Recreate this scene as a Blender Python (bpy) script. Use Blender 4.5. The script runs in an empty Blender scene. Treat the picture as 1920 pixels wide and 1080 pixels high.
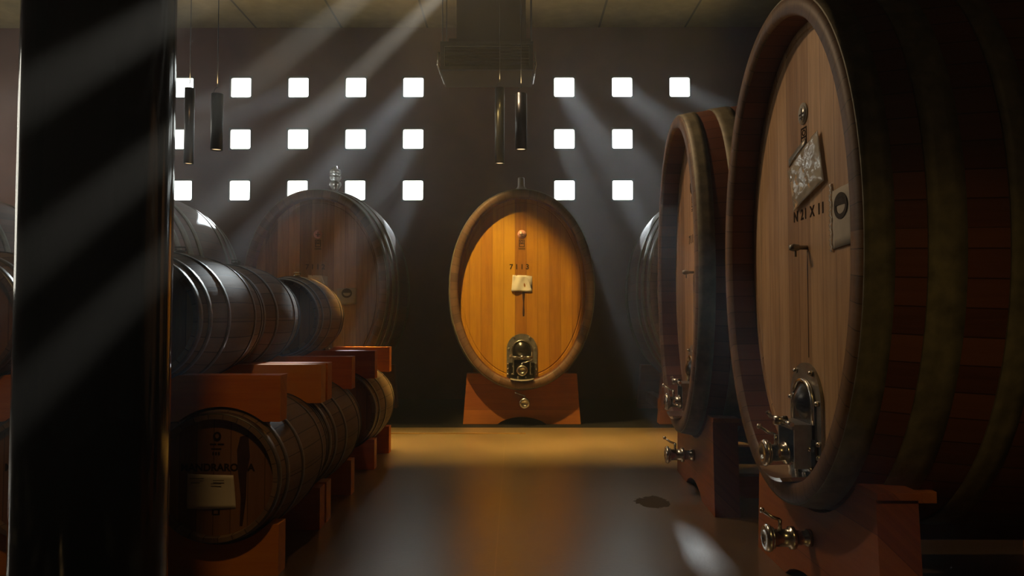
import bpy, bmesh, math, random
from mathutils import Vector, Matrix, noise
PI = math.pi
random.seed(7)
scene = bpy.context.scene
COL = scene.collection

# ------------------------------------------------------------------ camera
cam_d = bpy.data.cameras.new('camera')
cam_d.lens = 25.69
cam_d.sensor_width = 36
cam_d.clip_start = 0.05
cam = bpy.data.objects.new('camera', cam_d)
cam.location = (0, 0, 1.30)
cam.rotation_euler = (math.radians(90 + 2.09), 0, math.radians(0.21))
COL.objects.link(cam)
scene.camera = cam

# ------------------------------------------------------------------ view + world
scene.view_settings.view_transform = 'Standard'
scene.view_settings.look = 'None'
scene.view_settings.exposure = 0.0
scene.view_settings.gamma = 1.0
scene.view_settings.use_curve_mapping = False
scene.cycles.use_denoising = True
scene.cycles.max_bounces = 6
scene.cycles.diffuse_bounces = 3
scene.cycles.glossy_bounces = 3
scene.cycles.transmission_bounces = 4
scene.cycles.volume_bounces = 0
scene.cycles.transparent_max_bounces = 8
scene.cycles.caustics_reflective = False
scene.cycles.caustics_refractive = False
scene.cycles.sample_clamp_indirect = 4.0

w = bpy.data.worlds.new('daylight')
scene.world = w
w.use_nodes = True
w.node_tree.nodes['Background'].inputs[0].default_value = (0.75, 0.87, 1.0, 1)
w.node_tree.nodes['Background'].inputs[1].default_value = 0.5

def light(kind, name, loc, energy, color, target=None, **kw):
    d = bpy.data.lights.new(name, kind)
    d.energy = energy
    d.color = color
    for k, v in kw.items():
        setattr(d, k, v)
    o = bpy.data.objects.new(name, d)
    o.location = loc
    if target is not None:
        o.rotation_euler = (Vector(target) - Vector(loc)).to_track_quat('-Z', 'Y').to_euler()
    COL.objects.link(o)
    return o

SUN_E = 5.8
light('SUN', 'sun', (0, 20, 12), SUN_E, (0.84, 0.95, 1.0), target=(0.36, 0, 3.0), angle=math.radians(1.6))
WARM = (1.0, 0.66, 0.28)
# unseen spotlights overhead; the fill and streak lamps are additions
light('SPOT', 'unseen_spotlight', (1.6, -1.6, 4.9), 17, (1.0, 0.72, 0.40), target=(2.6, 2.6, 1.3), spot_size=math.radians(40), spot_blend=1.0, shadow_soft_size=0.1)  # added fill to lift the dark side of the nearest right cask
for bx, bz in ((-0.95, 1.86), (-0.95, 1.52), (-0.95, 1.24)):  # added beams standing in for sun streaks in front of the pillar
    light('SPOT', 'added_streak_spot', (0.35, 4.9, bz + 3.08), 31000, (1.0, 0.95, 0.82), target=(bx, 1.6, bz), spot_size=math.radians(1.7), spot_blend=0.9, shadow_soft_size=0.01)
light('SPOT', 'unseen_spotlight', (-1.25, 6.5, 5.0), 1150, (1.0, 0.68, 0.24), target=(0.10, 8.6, 1.10), spot_size=math.radians(28), spot_blend=0.55, shadow_soft_size=0.04)
light('SPOT', 'aisle_spotlight', (-0.9, 4.95, 3.9), 105, (1.0, 0.70, 0.42), target=(1.4, 3.5, 1.3), spot_size=math.radians(85), spot_blend=1.0, shadow_soft_size=0.08)
light('SPOT', 'aisle_spotlight', (-0.8, 6.3, 5.1), 230, (1.0, 0.70, 0.42), target=(1.4, 5.4, 1.4), spot_size=math.radians(48), spot_blend=1.0, shadow_soft_size=0.08)
light('SPOT', 'unseen_spotlight', (-0.6, 0.8, 4.7), 110, (1.0, 0.58, 0.20), target=(-2.2, 3.7, 0.5), spot_size=math.radians(52), spot_blend=1.0, shadow_soft_size=0.1)
light('SPOT', 'unseen_spotlight', (-2.9, 6.2, 5.0), 40, (1.0, 0.52, 0.18), target=(-2.9, 8.45, 1.2), spot_size=math.radians(50), spot_blend=1.0, shadow_soft_size=0.1)
light('SPOT', 'unseen_spotlight', (0.2, -0.8, 4.6), 120, (1.0, 0.68, 0.22), target=(1.7, 2.75, 0.10), spot_size=math.radians(27), spot_blend=1.0, shadow_soft_size=0.1)  # added fill to brighten the near end of the right cradle
light('AREA', 'wall_washer', (-0.3, 7.00, 4.95), 105, (1.0, 0.66, 0.18), target=(-0.3, 7.50, 0.0), shape='RECTANGLE', size=4.6, size_y=0.08, spread=math.radians(30))
light('AREA', 'cellar_uplight', (-1.0, 8.9, 5.25), 24, (1.0, 0.74, 0.32), target=(-1.0, 10.2, 6.2), shape='RECTANGLE', size=8.0, size_y=0.1, spread=math.radians(46))

# ------------------------------------------------------------------ materials
def new_mat(name):
    m = bpy.data.materials.new(name)
    m.use_nodes = True
    nt = m.node_tree
    nt.nodes.clear()
    out = nt.nodes.new('ShaderNodeOutputMaterial')
    b = nt.nodes.new('ShaderNodeBsdfPrincipled')
    nt.links.new(b.outputs[0], out.inputs[0])
    return m, nt, b, out

def N(nt, t, **kw):
    n = nt.nodes.new('ShaderNode' + t)
    for k, v in kw.items():
        setattr(n, k, v)
    return n

def mth(nt, op, a, b=None):
    n = nt.nodes.new('ShaderNodeMath')
    n.operation = op
    for i, v in enumerate((a, b)):
        if v is None:
            continue
        if isinstance(v, (int, float)):
            n.inputs[i].default_value = v
        else:
            nt.links.new(v, n.inputs[i])
    return n.outputs[0]

def mixc(nt, fac, a, b, blend='MIX'):
    n = nt.nodes.new('ShaderNodeMix')
    n.data_type = 'RGBA'
    n.blend_type = blend
    for s, v in ((n.inputs[0], fac), (n.inputs[6], a), (n.inputs[7], b)):
        if isinstance(v, (int, float)):
            s.default_value = v
        elif isinstance(v, (tuple, list)):
            s.default_value = (*v[:3], 1)
        else:
            nt.links.new(v, s)
    return n.outputs[2]

def ramp(nt, fac, stops):
    n = nt.nodes.new('ShaderNodeValToRGB')
    e = n.color_ramp.elements
    while len(e) < len(stops):
        e.new(0.5)
    for i, (p, c) in enumerate(stops):
        e[i].position = p
        e[i].color = (*c, 1) if len(c) == 3 else c
    nt.links.new(fac, n.inputs[0])
    return n.outputs[0]

def noise_tex(nt, vec, scale, detail=4, rough=0.55):
    n = nt.nodes.new('ShaderNodeTexNoise')
    n.inputs['Scale'].default_value = scale
    n.inputs['Detail'].default_value = detail
    n.inputs['Roughness'].default_value = rough
    nt.links.new(vec, n.inputs['Vector'])
    return n.outputs['Fac']

def wood(name, c1, c2, c3, plank=0.12, gap=0.02, rough=0.5, grain=1.0, stain=0.0):
    """boards along UV.v, plank width across UV.u; c1..c3 from dark to light"""
    m, nt, b, out = new_mat(name)
    uv = N(nt, 'UVMap')
    sep = N(nt, 'SeparateXYZ')
    nt.links.new(uv.outputs[0], sep.inputs[0])
    u, v = sep.outputs[0], sep.outputs[1]
    up = mth(nt, 'DIVIDE', u, plank)
    wob = noise_tex(nt, uv.outputs[0], 0.6, 1)
    idx = mth(nt, 'FLOOR', mth(nt, 'ADD', up, mth(nt, 'MULTIPLY', wob, 0.0)))
    fr = mth(nt, 'FRACT', up)
    wn = N(nt, 'TexWhiteNoise', noise_dimensions='2D')
    cmb0 = N(nt, 'CombineXYZ')
    nt.links.new(idx, cmb0.inputs[0])
    oi = N(nt, 'ObjectInfo')
    nt.links.new(oi.outputs['Random'], cmb0.inputs[1])
    nt.links.new(cmb0.outputs[0], wn.inputs['Vector'])
    cmb = N(nt, 'CombineXYZ')
    nt.links.new(mth(nt, 'MULTIPLY', u, 22 * grain), cmb.inputs[0])
    nt.links.new(mth(nt, 'MULTIPLY', v, 1.3 * grain), cmb.inputs[1])
    nt.links.new(mth(nt, 'MULTIPLY', wn.outputs[0], 37.0), cmb.inputs[2])
    g = noise_tex(nt, cmb.outputs[0], 1.6, 6, 0.65)
    cmb2 = N(nt, 'CombineXYZ')
    nt.links.new(mth(nt, 'MULTIPLY', u, 120 * grain), cmb2.inputs[0])
    nt.links.new(mth(nt, 'MULTIPLY', v, 5 * grain), cmb2.inputs[1])
    fine = noise_tex(nt, cmb2.outputs[0], 1.5, 3, 0.6)
    tone = mth(nt, 'ADD', mth(nt, 'MULTIPLY', g, 0.62), mth(nt, 'ADD', mth(nt, 'MULTIPLY', wn.outputs[0], 0.50), mth(nt, 'MULTIPLY', fine, 0.12)))
    col = ramp(nt, tone, [(0.25, c1), (0.55, c2), (0.88, c3)])
    # worn patches
    big = noise_tex(nt, uv.outputs[0], 1.7, 3)
    col = mixc(nt, mth(nt, 'MULTIPLY', big, 0.5), col, tuple(x * 0.45 for x in c2), 'MIX')
    # joint lines
    edge = mth(nt, 'MINIMUM', fr, mth(nt, 'SUBTRACT', 1.0, fr))
    line = mth(nt, 'LESS_THAN', edge, gap)
    col = mixc(nt, mth(nt, 'MULTIPLY', line, 0.75), col, tuple(x * 0.18 for x in c1), 'MIX')
    nt.links.new(col, b.inputs['Base Color'])
    b.inputs['Roughness'].default_value = rough
    b.inputs['Specular IOR Level'].default_value = 0.3
    bump = N(nt, 'Bump')
    bump.inputs['Strength'].default_value = 0.25
    bump.inputs['Distance'].default_value = 0.004
    nt.links.new(mth(nt, 'SUBTRACT', mth(nt, 'ADD', g, mth(nt, 'MULTIPLY', fine, 0.4)), line), bump.inputs['Height'])
    nt.links.new(bump.outputs[0], b.inputs['Normal'])
    return m

def plain(name, col, rough=0.5, metal=0.0, var=0.15, scale=20, spec=0.5, bump=0.0):
    m, nt, b, out = new_mat(name)
    tc = N(nt, 'TexCoord')
    n = noise_tex(nt, tc.outputs['Object'], scale, 4)
    c = ramp(nt, n, [(0.3, tuple(x * (1 - var) for x in col)), (0.7, tuple(min(1, x * (1 + var)) for x in col))])
    nt.links.new(c, b.inputs['Base Color'])
    b.inputs['Metallic'].default_value = metal
    b.inputs['Specular IOR Level'].default_value = spec
    nt.links.new(mth(nt, 'ADD', mth(nt, 'MULTIPLY', n, 0.15), rough - 0.07), b.inputs['Roughness'])
    if bump:
        bp = N(nt, 'Bump')
        bp.inputs['Strength'].default_value = bump
        bp.inputs['Distance'].default_value = 0.01
        nt.links.new(n, bp.inputs['Height'])
        nt.links.new(bp.outputs[0], b.inputs['Normal'])
    return m

M = {}
M['head'] = wood('cask_head_oak', (0.14, 0.065, 0.025), (0.40, 0.22, 0.10), (0.72, 0.46, 0.24), plank=0.135, gap=0.012, rough=0.5)
M['head_amber'] = wood('cask_head_varnished', (0.30, 0.10, 0.006), (0.50, 0.21, 0.010), (0.70, 0.36, 0.018), plank=0.135, gap=0.010, rough=0.45)
M['rim'] = wood('cask_rim_oak', (0.08, 0.042, 0.022), (0.16, 0.085, 0.04), (0.22, 0.12, 0.06), plank=0.10, gap=0.02, rough=0.5)
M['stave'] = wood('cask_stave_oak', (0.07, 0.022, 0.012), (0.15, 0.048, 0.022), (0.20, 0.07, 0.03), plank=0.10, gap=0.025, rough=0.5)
M['barrel_stave'] = wood('barrel_stave_oak', (0.10, 0.062, 0.038), (0.19, 0.12, 0.07), (0.29, 0.19, 0.11), plank=0.075, gap=0.03, rough=0.68)
M['barrel_head'] = wood('barrel_head_oak', (0.12, 0.05, 0.018), (0.24, 0.11, 0.036), (0.34, 0.17, 0.06), plank=0.085, gap=0.02, rough=0.55)
M['beam'] = wood('red_pine_beam', (0.45, 0.085, 0.008), (0.75, 0.22, 0.018), (0.90, 0.36, 0.035), plank=0.6, gap=0.0, rough=0.45, grain=0.7)
M['cradle'] = wood('larch_cradle', (0.16, 0.035, 0.008), (0.34, 0.095, 0.018), (0.50, 0.17, 0.03), plank=0.30, gap=0.004, rough=0.5, grain=0.7)
M['hoop'] = plain('galvanised_hoop', (0.17, 0.145, 0.085), 0.55, 0.15, 0.35, 14)
M['barrel_hoop'] = plain('barrel_hoop_steel', (0.15, 0.14, 0.125), 0.42, 0.8, 0.3, 18)
M['steel'] = plain('stainless_steel', (0.66, 0.62, 0.54), 0.22, 1.0, 0.1, 30)
M['dull_steel'] = plain('dull_steel', (0.30, 0.28, 0.24), 0.40, 0.8, 0.2, 25)
M['dark_steel'] = plain('dark_door_steel', (0.06, 0.055, 0.05), 0.22, 0.8, 0.2, 10)
M['silver'] = plain('silver_badge', (0.62, 0.60, 0.54), 0.3, 0.35, 0.1, 30)
M['black'] = plain('black_painted_metal', (0.008, 0.008, 0.009), 0.30, 0.0, 0.2, 8, 0.6)
M['pillar'] = plain('black_lacquered_steel', (0.006, 0.006, 0.006), 0.10, 0.0, 0.1, 4, 0.5)
M['ink'] = plain('burnt_ink', (0.025, 0.012, 0.006), 0.8, 0, 0.2, 60, 0.1)
M['grey_ink'] = plain('grey_print', (0.07, 0.06, 0.055), 0.8, 0, 0.2, 60, 0.1)
M['pink'] = plain('copper_pink_badge', (0.75, 0.36, 0.27), 0.4, 0.2, 0.15, 60)
M['paper'] = plain('white_paper', (0.74, 0.68, 0.56), 0.75, 0, 0.06, 12, 0.2)
M['card'] = plain('grey_card', (0.48, 0.43, 0.35), 0.75, 0, 0.08, 15, 0.2)
M['bark'] = plain('wine_stain', (0.05, 0.018, 0.010), 0.35, 0, 0.3, 20)
M['frame'] = plain('window_frame_paint', (0.10, 0.085, 0.07), 0.6, 0, 0.1, 10)
M['unit'] = plain('unit_casing', (0.10, 0.08, 0.055), 0.6, 0.0, 0.15, 3)
M['duct'] = plain('dark_duct', (0.012, 0.010, 0.009), 0.6, 0.2, 0.15, 3)
M['bung'] = plain('silicone_bung', (0.16, 0.13, 0.10), 0.5, 0, 0.1, 30)
M['wall'] = plain('brown_plaster', (0.15, 0.072, 0.050), 0.9, 0, 0.22, 1.3, 0.2, 0.2)
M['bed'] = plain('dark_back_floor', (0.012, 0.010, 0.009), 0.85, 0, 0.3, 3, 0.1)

def m_glass():
    m, nt, b, out = new_mat('clear_glass')
    b.inputs['Base Color'].default_value = (0.95, 0.93, 0.86, 1)
    b.inputs['Transmission Weight'].default_value = 0.45
    b.inputs['Roughness'].default_value = 0.22
    b.inputs['IOR'].default_value = 1.45
    return m
M['glass'] = m_glass()

def m_sleeve():
    m, nt, b, out = new_mat('clear_plastic_sleeve')
    b.inputs['Base Color'].default_value = (0.72, 0.66, 0.54, 1)
    b.inputs['Roughness'].default_value = 0.14
    b.inputs['Specular IOR Level'].default_value = 0.9
    b.inputs['Coat Weight'].default_value = 1.0
    b.inputs['Coat Roughness'].default_value = 0.08
    tr = N(nt, 'BsdfTransparent')
    mx = N(nt, 'MixShader')
    mx.inputs[0].default_value = 0.72
    nt.links.new(tr.outputs[0], mx.inputs[1])
    nt.links.new(b.outputs[0], mx.inputs[2])
    nt.links.new(mx.outputs[0], out.inputs[0])
    return m
M['sleeve'] = m_sleeve()

def m_pane(name, strength, col=(1.0, 0.98, 0.74)):
    """frosted pane lit by the bright day outside: glows and lets the sun through"""
    m, nt, b, out = new_mat(name)
    tr = N(nt, 'BsdfTransparent')
    em = N(nt, 'Emission')
    em.inputs[0].default_value = (*col, 1)
    em.inputs[1].default_value = strength
    ad = N(nt, 'AddShader')
    nt.links.new(tr.outputs[0], ad.inputs[0])
    nt.links.new(em.outputs[0], ad.inputs[1])
    nt.links.new(ad.outputs[0], out.inputs[0])
    return m
M['pane'] = m_pane('daylit_glass_block', 4.2, (0.95, 1.0, 0.93))
M['side_pane'] = m_pane('daylit_side_glass', 3.6, (1.0, 0.93, 0.75))

def m_lens():
    m, nt, b, out = new_mat('lamp_lens')
    em = N(nt, 'Emission')
    em.inputs[0].default_value = (1.0, 0.72, 0.38, 1)
    em.inputs[1].default_value = 1.2
    nt.links.new(em.outputs[0], out.inputs[0])
    return m
M['lens'] = m_lens()

def m_floor():
    m, nt, b, out = new_mat('polished_concrete')
    tc = N(nt, 'TexCoord')
    o = tc.outputs['Object']
    sep = N(nt, 'SeparateXYZ')
    nt.links.new(o, sep.inputs[0])
    n1 = noise_tex(nt, o, 1.1, 5, 0.6)
    n2 = noise_tex(nt, o, 9, 5, 0.65)
    n3 = noise_tex(nt, o, 70, 3, 0.6)
    tone = mth(nt, 'ADD', mth(nt, 'MULTIPLY', n1, 0.6), mth(nt, 'MULTIPLY', n2, 0.4))
    col = ramp(nt, tone, [(0.3, (0.065, 0.040, 0.015)), (0.5, (0.115, 0.071, 0.027)), (0.72, (0.175, 0.112, 0.048))])
    # damp irregular stain on the right of the aisle
    dx = mth(nt, 'DIVIDE', mth(nt, 'SUBTRACT', sep.outputs[0], 0.96), 0.14)
    dy = mth(nt, 'DIVIDE', mth(nt, 'SUBTRACT', sep.outputs[1], 5.12), 0.20)
    rr = mth(nt, 'ADD', mth(nt, 'MULTIPLY', dx, dx), mth(nt, 'MULTIPLY', dy, dy))
    rr = mth(nt, 'ADD', rr, mth(nt, 'MULTIPLY', n2, 2.2))
    st = mth(nt, 'LESS_THAN', rr, 1.75)
    col = mixc(nt, mth(nt, 'MULTIPLY', st, 0.8), col, (0.012, 0.009, 0.007))
    # saw-cut joints
    jx = mth(nt, 'LESS_THAN', mth(nt, 'ABSOLUTE', mth(nt, 'ADD', sep.outputs[0], 0.10)), 0.0035)
    jy = mth(nt, 'LESS_THAN', mth(nt, 'ABSOLUTE', mth(nt, 'SUBTRACT', sep.outputs[1], 5.55)), 0.003)
    j = mth(nt, 'MAXIMUM', jx, jy)
    col = mixc(nt, mth(nt, 'MULTIPLY', j, 0.45), col, (0.30, 0.20, 0.09))
    nt.links.new(col, b.inputs['Base Color'])
    r = mth(nt, 'ADD', mth(nt, 'MULTIPLY', n2, 0.05), mth(nt, 'ADD', mth(nt, 'MULTIPLY', n1, 0.10), 0.243))
    r = mth(nt, 'ADD', r, mth(nt, 'MULTIPLY', st, 0.5))
    nt.links.new(r, b.inputs['Roughness'])
    b.inputs['Specular IOR Level'].default_value = 0.65
    bp = N(nt, 'Bump')
    bp.inputs['Strength'].default_value = 0.22
    nt.links.new(mth(nt, 'SUBTRACT', 1.0, st), b.inputs['Coat Weight'])
    b.inputs['Coat IOR'].default_value = 2.15
    nt.links.new(r, b.inputs['Coat Roughness'])
    nt.links.new(bp.outputs[0], b.inputs['Coat Normal'])
    bp.inputs['Distance'].default_value = 0.004
    nt.links.new(mth(nt, 'ADD', n3, mth(nt, 'MULTIPLY', n2, 0.5)), bp.inputs['Height'])
    nt.links.new(bp.outputs[0], b.inputs['Normal'])
    return m
M['floor'] = m_floor()

def m_ceiling():
    m, nt, b, out = new_mat('ceiling_panels')
    tc = N(nt, 'TexCoord')
    o = tc.outputs['Object']
    sep = N(nt, 'SeparateXYZ')
    nt.links.new(o, sep.inputs[0])
    n1 = noise_tex(nt, o, 0.9, 5, 0.6)
    n2 = noise_tex(nt, o, 5, 5, 0.65)
    tone = mth(nt, 'ADD', mth(nt, 'MULTIPLY', n1, 0.6), mth(nt, 'MULTIPLY', n2, 0.4))
    col = ramp(nt, tone, [(0.3, (0.13, 0.095, 0.035)), (0.5, (0.22, 0.16, 0.06)), (0.7, (0.34, 0.25, 0.11))])
    fr = mth(nt, 'FRACT', mth(nt, 'DIVIDE', mth(nt, 'ADD', sep.outputs[0], 13.49), 1.345))
    seam = mth(nt, 'LESS_THAN', fr, 0.024)
    col = mixc(nt, mth(nt, 'MULTIPLY', seam, 0.85), col, (0.02, 0.014, 0.008))
    nt.links.new(col, b.inputs['Base Color'])
    b.inputs['Roughness'].default_value = 0.8
    return m
M['ceiling'] = m_ceiling()

# ------------------------------------------------------------------ mesh helpers
class MB:
    def __init__(s):
        s.bm = bmesh.new()
        s.uv = s.bm.loops.layers.uv.new('UVMap')
    def face(s, vs, uvs=None, smooth=False):
        try:
            f = s.bm.faces.new(vs)
        except ValueError:
            return None
        f.smooth = smooth
        if uvs:
            for l, c in zip(f.loops, uvs):
                l[s.uv].uv = c
        return f
    def V(s, *p):
        return s.bm.verts.new(p if len(p) == 3 else p[0])
    def box(s, x0, x1, y0, y1, z0, z1, bevel=0.0, along='x'):
        c = [(x, y, z) for x in (x0, x1) for y in (y0, y1) for z in (z0, z1)]
        v = [s.V(*p) for p in c]
        fs = [(0, 1, 3, 2), (4, 6, 7, 5), (0, 4, 5, 1), (2, 3, 7, 6), (0, 2, 6, 4), (1, 5, 7, 3)]
        faces = [s.face([v[i] for i in f]) for f in fs]
        if bevel:
            edges = list({e for f in faces for e in f.edges})
            r = bmesh.ops.bevel(s.bm, geom=edges, offset=bevel, segments=2, affect='EDGES', profile=0.7)
            faces = list({f for f in r['faces']} | {f for vv in r['verts'] for f in vv.link_faces})
        for f in faces:
            for l in f.loops:
                x, y, z = l.vert.co
                if along == 'x':
                    l[s.uv].uv = (z + y * 1.0, x)
                elif along == 'z':
                    l[s.uv].uv = (x + y, z)
                else:
                    l[s.uv].uv = (x + z, y)
        return s
    def prism(s, poly, y0, y1, along='x'):
        """poly in (x, z) extruded along y"""
        a = [s.V(x, y0, z) for x, z in poly]
        b = [s.V(x, y1, z) for x, z in poly]
        def q(vs):
            f = s.face(vs)
            if f:
                for l in f.loops:
                    x, y, z = l.vert.co
                    l[s.uv].uv = (z + y, x) if along == 'x' else (x + y, z)
        n = len(poly)
        q(a)
        q(list(reversed(b)))
        for i in range(n):
            j = (i + 1) % n
            q([a[j], a[i], b[i], b[j]])
        return s
    def lathe(s, prof, mat=Matrix.Identity(4), n=32, cap=True, sx=1, sz=1):
        """prof: (radius, y) revolved round local y"""
        rings = []
        for r, y in prof:
            if r < 1e-6:
                rings.append([s.V(mat @ Vector((0, y, 0)))])
            else:
                rings.append([s.V(mat @ Vector((r * sx * math.cos(2 * PI * k / n), y, r * sz * math.sin(2 * PI * k / n)))) for k in range(n)])
        for a, b in zip(rings, rings[1:]):
            for k in range(n):
                k2 = (k + 1) % n
                if len(a) == 1 and len(b) == 1:
                    continue
                if len(a) == 1:
                    s.face([a[0], b[k], b[k2]], smooth=True)
                elif len(b) == 1:
                    s.face([a[k], b[0], a[k2]], smooth=True)
                else:
                    s.face([a[k], b[k], b[k2], a[k2]], smooth=True)
        return s
    def tube(s, pts, r, n=10, closed=False):
        pts = [Vector(p) for p in pts]
        rings = []
        m = len(pts)
        for i, p in enumerate(pts):
            if closed:
                t = pts[(i + 1) % m] - pts[i - 1]
            else:
                t = pts[min(i + 1, m - 1)] - pts[max(i - 1, 0)]
            t.normalize()
            up = Vector((0, 0, 1)) if abs(t.z) < 0.9 else Vector((1, 0, 0))
            a = t.cross(up).normalized()
            b = t.cross(a)
            rings.append([s.V(p + a * r * math.cos(2 * PI * k / n) + b * r * math.sin(2 * PI * k / n)) for k in range(n)])
        rng = range(m) if closed else range(m - 1)
        for i in rng:
            A, B = rings[i], rings[(i + 1) % m]
            for k in range(n):
                s.face([A[k], A[(k + 1) % n], B[(k + 1) % n], B[k]], smooth=True)
        if not closed:
            s.face(list(reversed(rings[0])))
            s.face(rings[-1])
        return s
    def grid(s, fn, nu, nv, smooth=True, uvf=None):
        g = [[s.V(*fn(i / nu, j / nv)) for j in range(nv + 1)] for i in range(nu + 1)]
        for i in range(nu):
            for j in range(nv):
                uvs = [(i / nu, j / nv)] * 4
                s.face([g[i][j], g[i + 1][j], g[i + 1][j + 1], g[i][j + 1]], smooth=smooth)
        return s
    def mesh(s, name, material, fix=True):
        if fix:
            bmesh.ops.recalc_face_normals(s.bm, faces=s.bm.faces)
        me = bpy.data.meshes.new(name)
        s.bm.to_mesh(me)
        s.bm.free()
        me.materials.append(material)
        return me
    def build(s, name, material, parent=None, fix=True):
        return link(name, s.mesh(name, material, fix), parent)

def link(name, me, parent=None, loc=None, rot=None):
    o = bpy.data.objects.new(name, me)
    COL.objects.link(o)
    if parent is not None:
        o.parent = parent
    if loc is not None:
        o.location = loc
    if rot is not None:
        o.rotation_euler = rot
    return o

def tag(o, label=None, cat=None, group=None, kind=None):
    if label: o['label'] = label
    if cat: o['category'] = cat
    if group: o['group'] = group
    if kind: o['kind'] = kind
    return o

def thing(name, loc, rz, label, cat, group=None):
    o = bpy.data.objects.new(name, None)
    o.empty_display_size = 0.1
    COL.objects.link(o)
    o.location = loc
    o.rotation_euler = (0, 0, rz)
    return tag(o, label, cat, group)

def copy_tree(o, parent=None):
    c = o.copy()
    COL.objects.link(c)
    c.parent = parent
    for ch in list(o.children):
        copy_tree(ch, c)
    return c

_cache = {}
def cached(key, fn):
    if key not in _cache:
        _cache[key] = fn()
    return _cache[key]

def text_mesh(txt, size, material, bold=0.0, extrude=0.0008, spacing=1.0):
    cu = bpy.data.curves.new('lettering', 'FONT')
    cu.body = txt
    cu.size = size
    cu.align_x = 'CENTER'
    cu.align_y = 'CENTER'
    cu.extrude = extrude
    cu.offset = bold
    cu.space_character = spacing
    to = bpy.data.objects.new('lettering', cu)
    COL.objects.link(to)
    bpy.context.view_layer.update()
    dg = bpy.context.evaluated_depsgraph_get()
    me = bpy.data.meshes.new_from_object(to.evaluated_get(dg))
    bpy.data.objects.remove(to)
    bpy.data.curves.remove(cu)
    me.materials.clear()
    me.materials.append(material)
    return me

def structure(o):
    o['kind'] = 'structure'
    return o

# ------------------------------------------------------------------ room shell
WY = 11.30           # inner face of the far wall
XL, XR, YB, ZC = -9.4, 6.2, -4.0, 5.80
WT = 0.14            # far wall thickness
HOLE = 0.36
win_cols = [-6.99, -6.09, -5.19, -4.285, -3.385, -2.485, -1.585, 0.775, 1.68, 2.58]
win_rows = [4.855, 4.04, 3.235]
def build_far_wall():
    mb = MB()
    xs = sorted([XL, XR] + [c - HOLE / 2 for c in win_cols] + [c + HOLE / 2 for c in win_cols])
    zs = sorted([0.0, ZC] + [r - HOLE / 2 for r in win_rows] + [r + HOLE / 2 for r in win_rows])
    def hole(i, j):
        cx, cz = (xs[i] + xs[i + 1]) / 2, (zs[j] + zs[j + 1]) / 2
        return any(abs(cx - c) < 0.02 for c in win_cols) and any(abs(cz - r) < 0.02 for r in win_rows)
    F = {(i, j): mb.V(xs[i], WY, zs[j]) for i in range(len(xs)) for j in range(len(zs))}
    B = {(i, j): mb.V(xs[i], WY + WT, zs[j]) for i in range(len(xs)) for j in range(len(zs))}
    for i in range(len(xs) - 1):
        for j in range(len(zs) - 1):
            k = [(i, j), (i + 1, j), (i + 1, j + 1), (i, j + 1)]
            if hole(i, j):
                for a in range(4):
                    p, q = k[a], k[(a + 1) % 4]
                    mb.face([F[p], F[q], B[q], B[p]])
            else:
                mb.face([F[x] for x in k])
                mb.face([B[x] for x in reversed(k)])
    return structure(mb.build('wall_back', M['wall'], fix=False))
build_far_wall()

def rounded_rect(hw, hh, r, n=5):
    pts = []
    for cx, cz, a0 in ((hw - r, hh - r, 0), (-hw + r, hh - r, 90), (-hw + r, -hh + r, 180), (hw - r, -hh + r, 270)):
        for k in range(n + 1):
            a = math.radians(a0 + 90 * k / n)
            pts.append((cx + r * math.cos(a), cz + r * math.sin(a)))
    return pts

def ring_prism(mb, outer, inner, y0, y1):
    n = len(outer)
    rows = []
    for pts, y in ((outer, y0), (inner, y0), (inner, y1), (outer, y1)):
        rows.append([mb.V(x, y, z) for x, z in pts])
    for a in range(4):
        A, Bq = rows[a], rows[(a + 1) % 4]
        for k in range(n):
            mb.face([A[k], A[(k + 1) % n], Bq[(k + 1) % n], Bq[k]])

def frame_mesh():
    mb = MB()
    inner = rounded_rect(0.158, 0.153, 0.028)
    # outer points on the hole's square, matched one to one with the inner ones
    outer = [((HOLE / 2 + 0.0) * (1 if x > 0 else -1) if abs(x) >= 0.129 else x,
              (HOLE / 2 + 0.0) * (1 if z > 0 else -1) if abs(z) >= 0.124 else z) for x, z in inner]
    ring_prism(mb, outer, inner, 0.002, 0.05)
    return mb.mesh('window_frame', M['frame'])
def pane_mesh():
    mb = MB()
    mb.face([mb.V(x, 0.03, z) for x, z in rounded_rect(0.172, 0.172, 0.02)])
    return mb.mesh('pane', M['pane'])
k = 0
for r, rz in enumerate(win_rows):
    for c, cx in enumerate(win_cols):
        k += 1
        f = link('window_%d' % k, cached('wf', frame_mesh), loc=(cx, WY, rz))
        structure(f)
        link('pane', cached('wp', pane_mesh), f)

mb = MB(); mb.box(XL, XR, YB, WY + WT, ZC, ZC + 0.1, along='y'); structure(mb.build('ceiling', M['ceiling']))

FE = 8.47            # far edge of the polished floor
mb = MB(); mb.box(XL, XR, YB, FE, -0.12, 0.0, along='y'); structure(mb.build('floor', M['floor']))
mb = MB(); mb.box(XL, XR, FE + 0.004, WY + WT, -0.12, -0.004, along='y'); structure(mb.build('floor', M['bed']))
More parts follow.
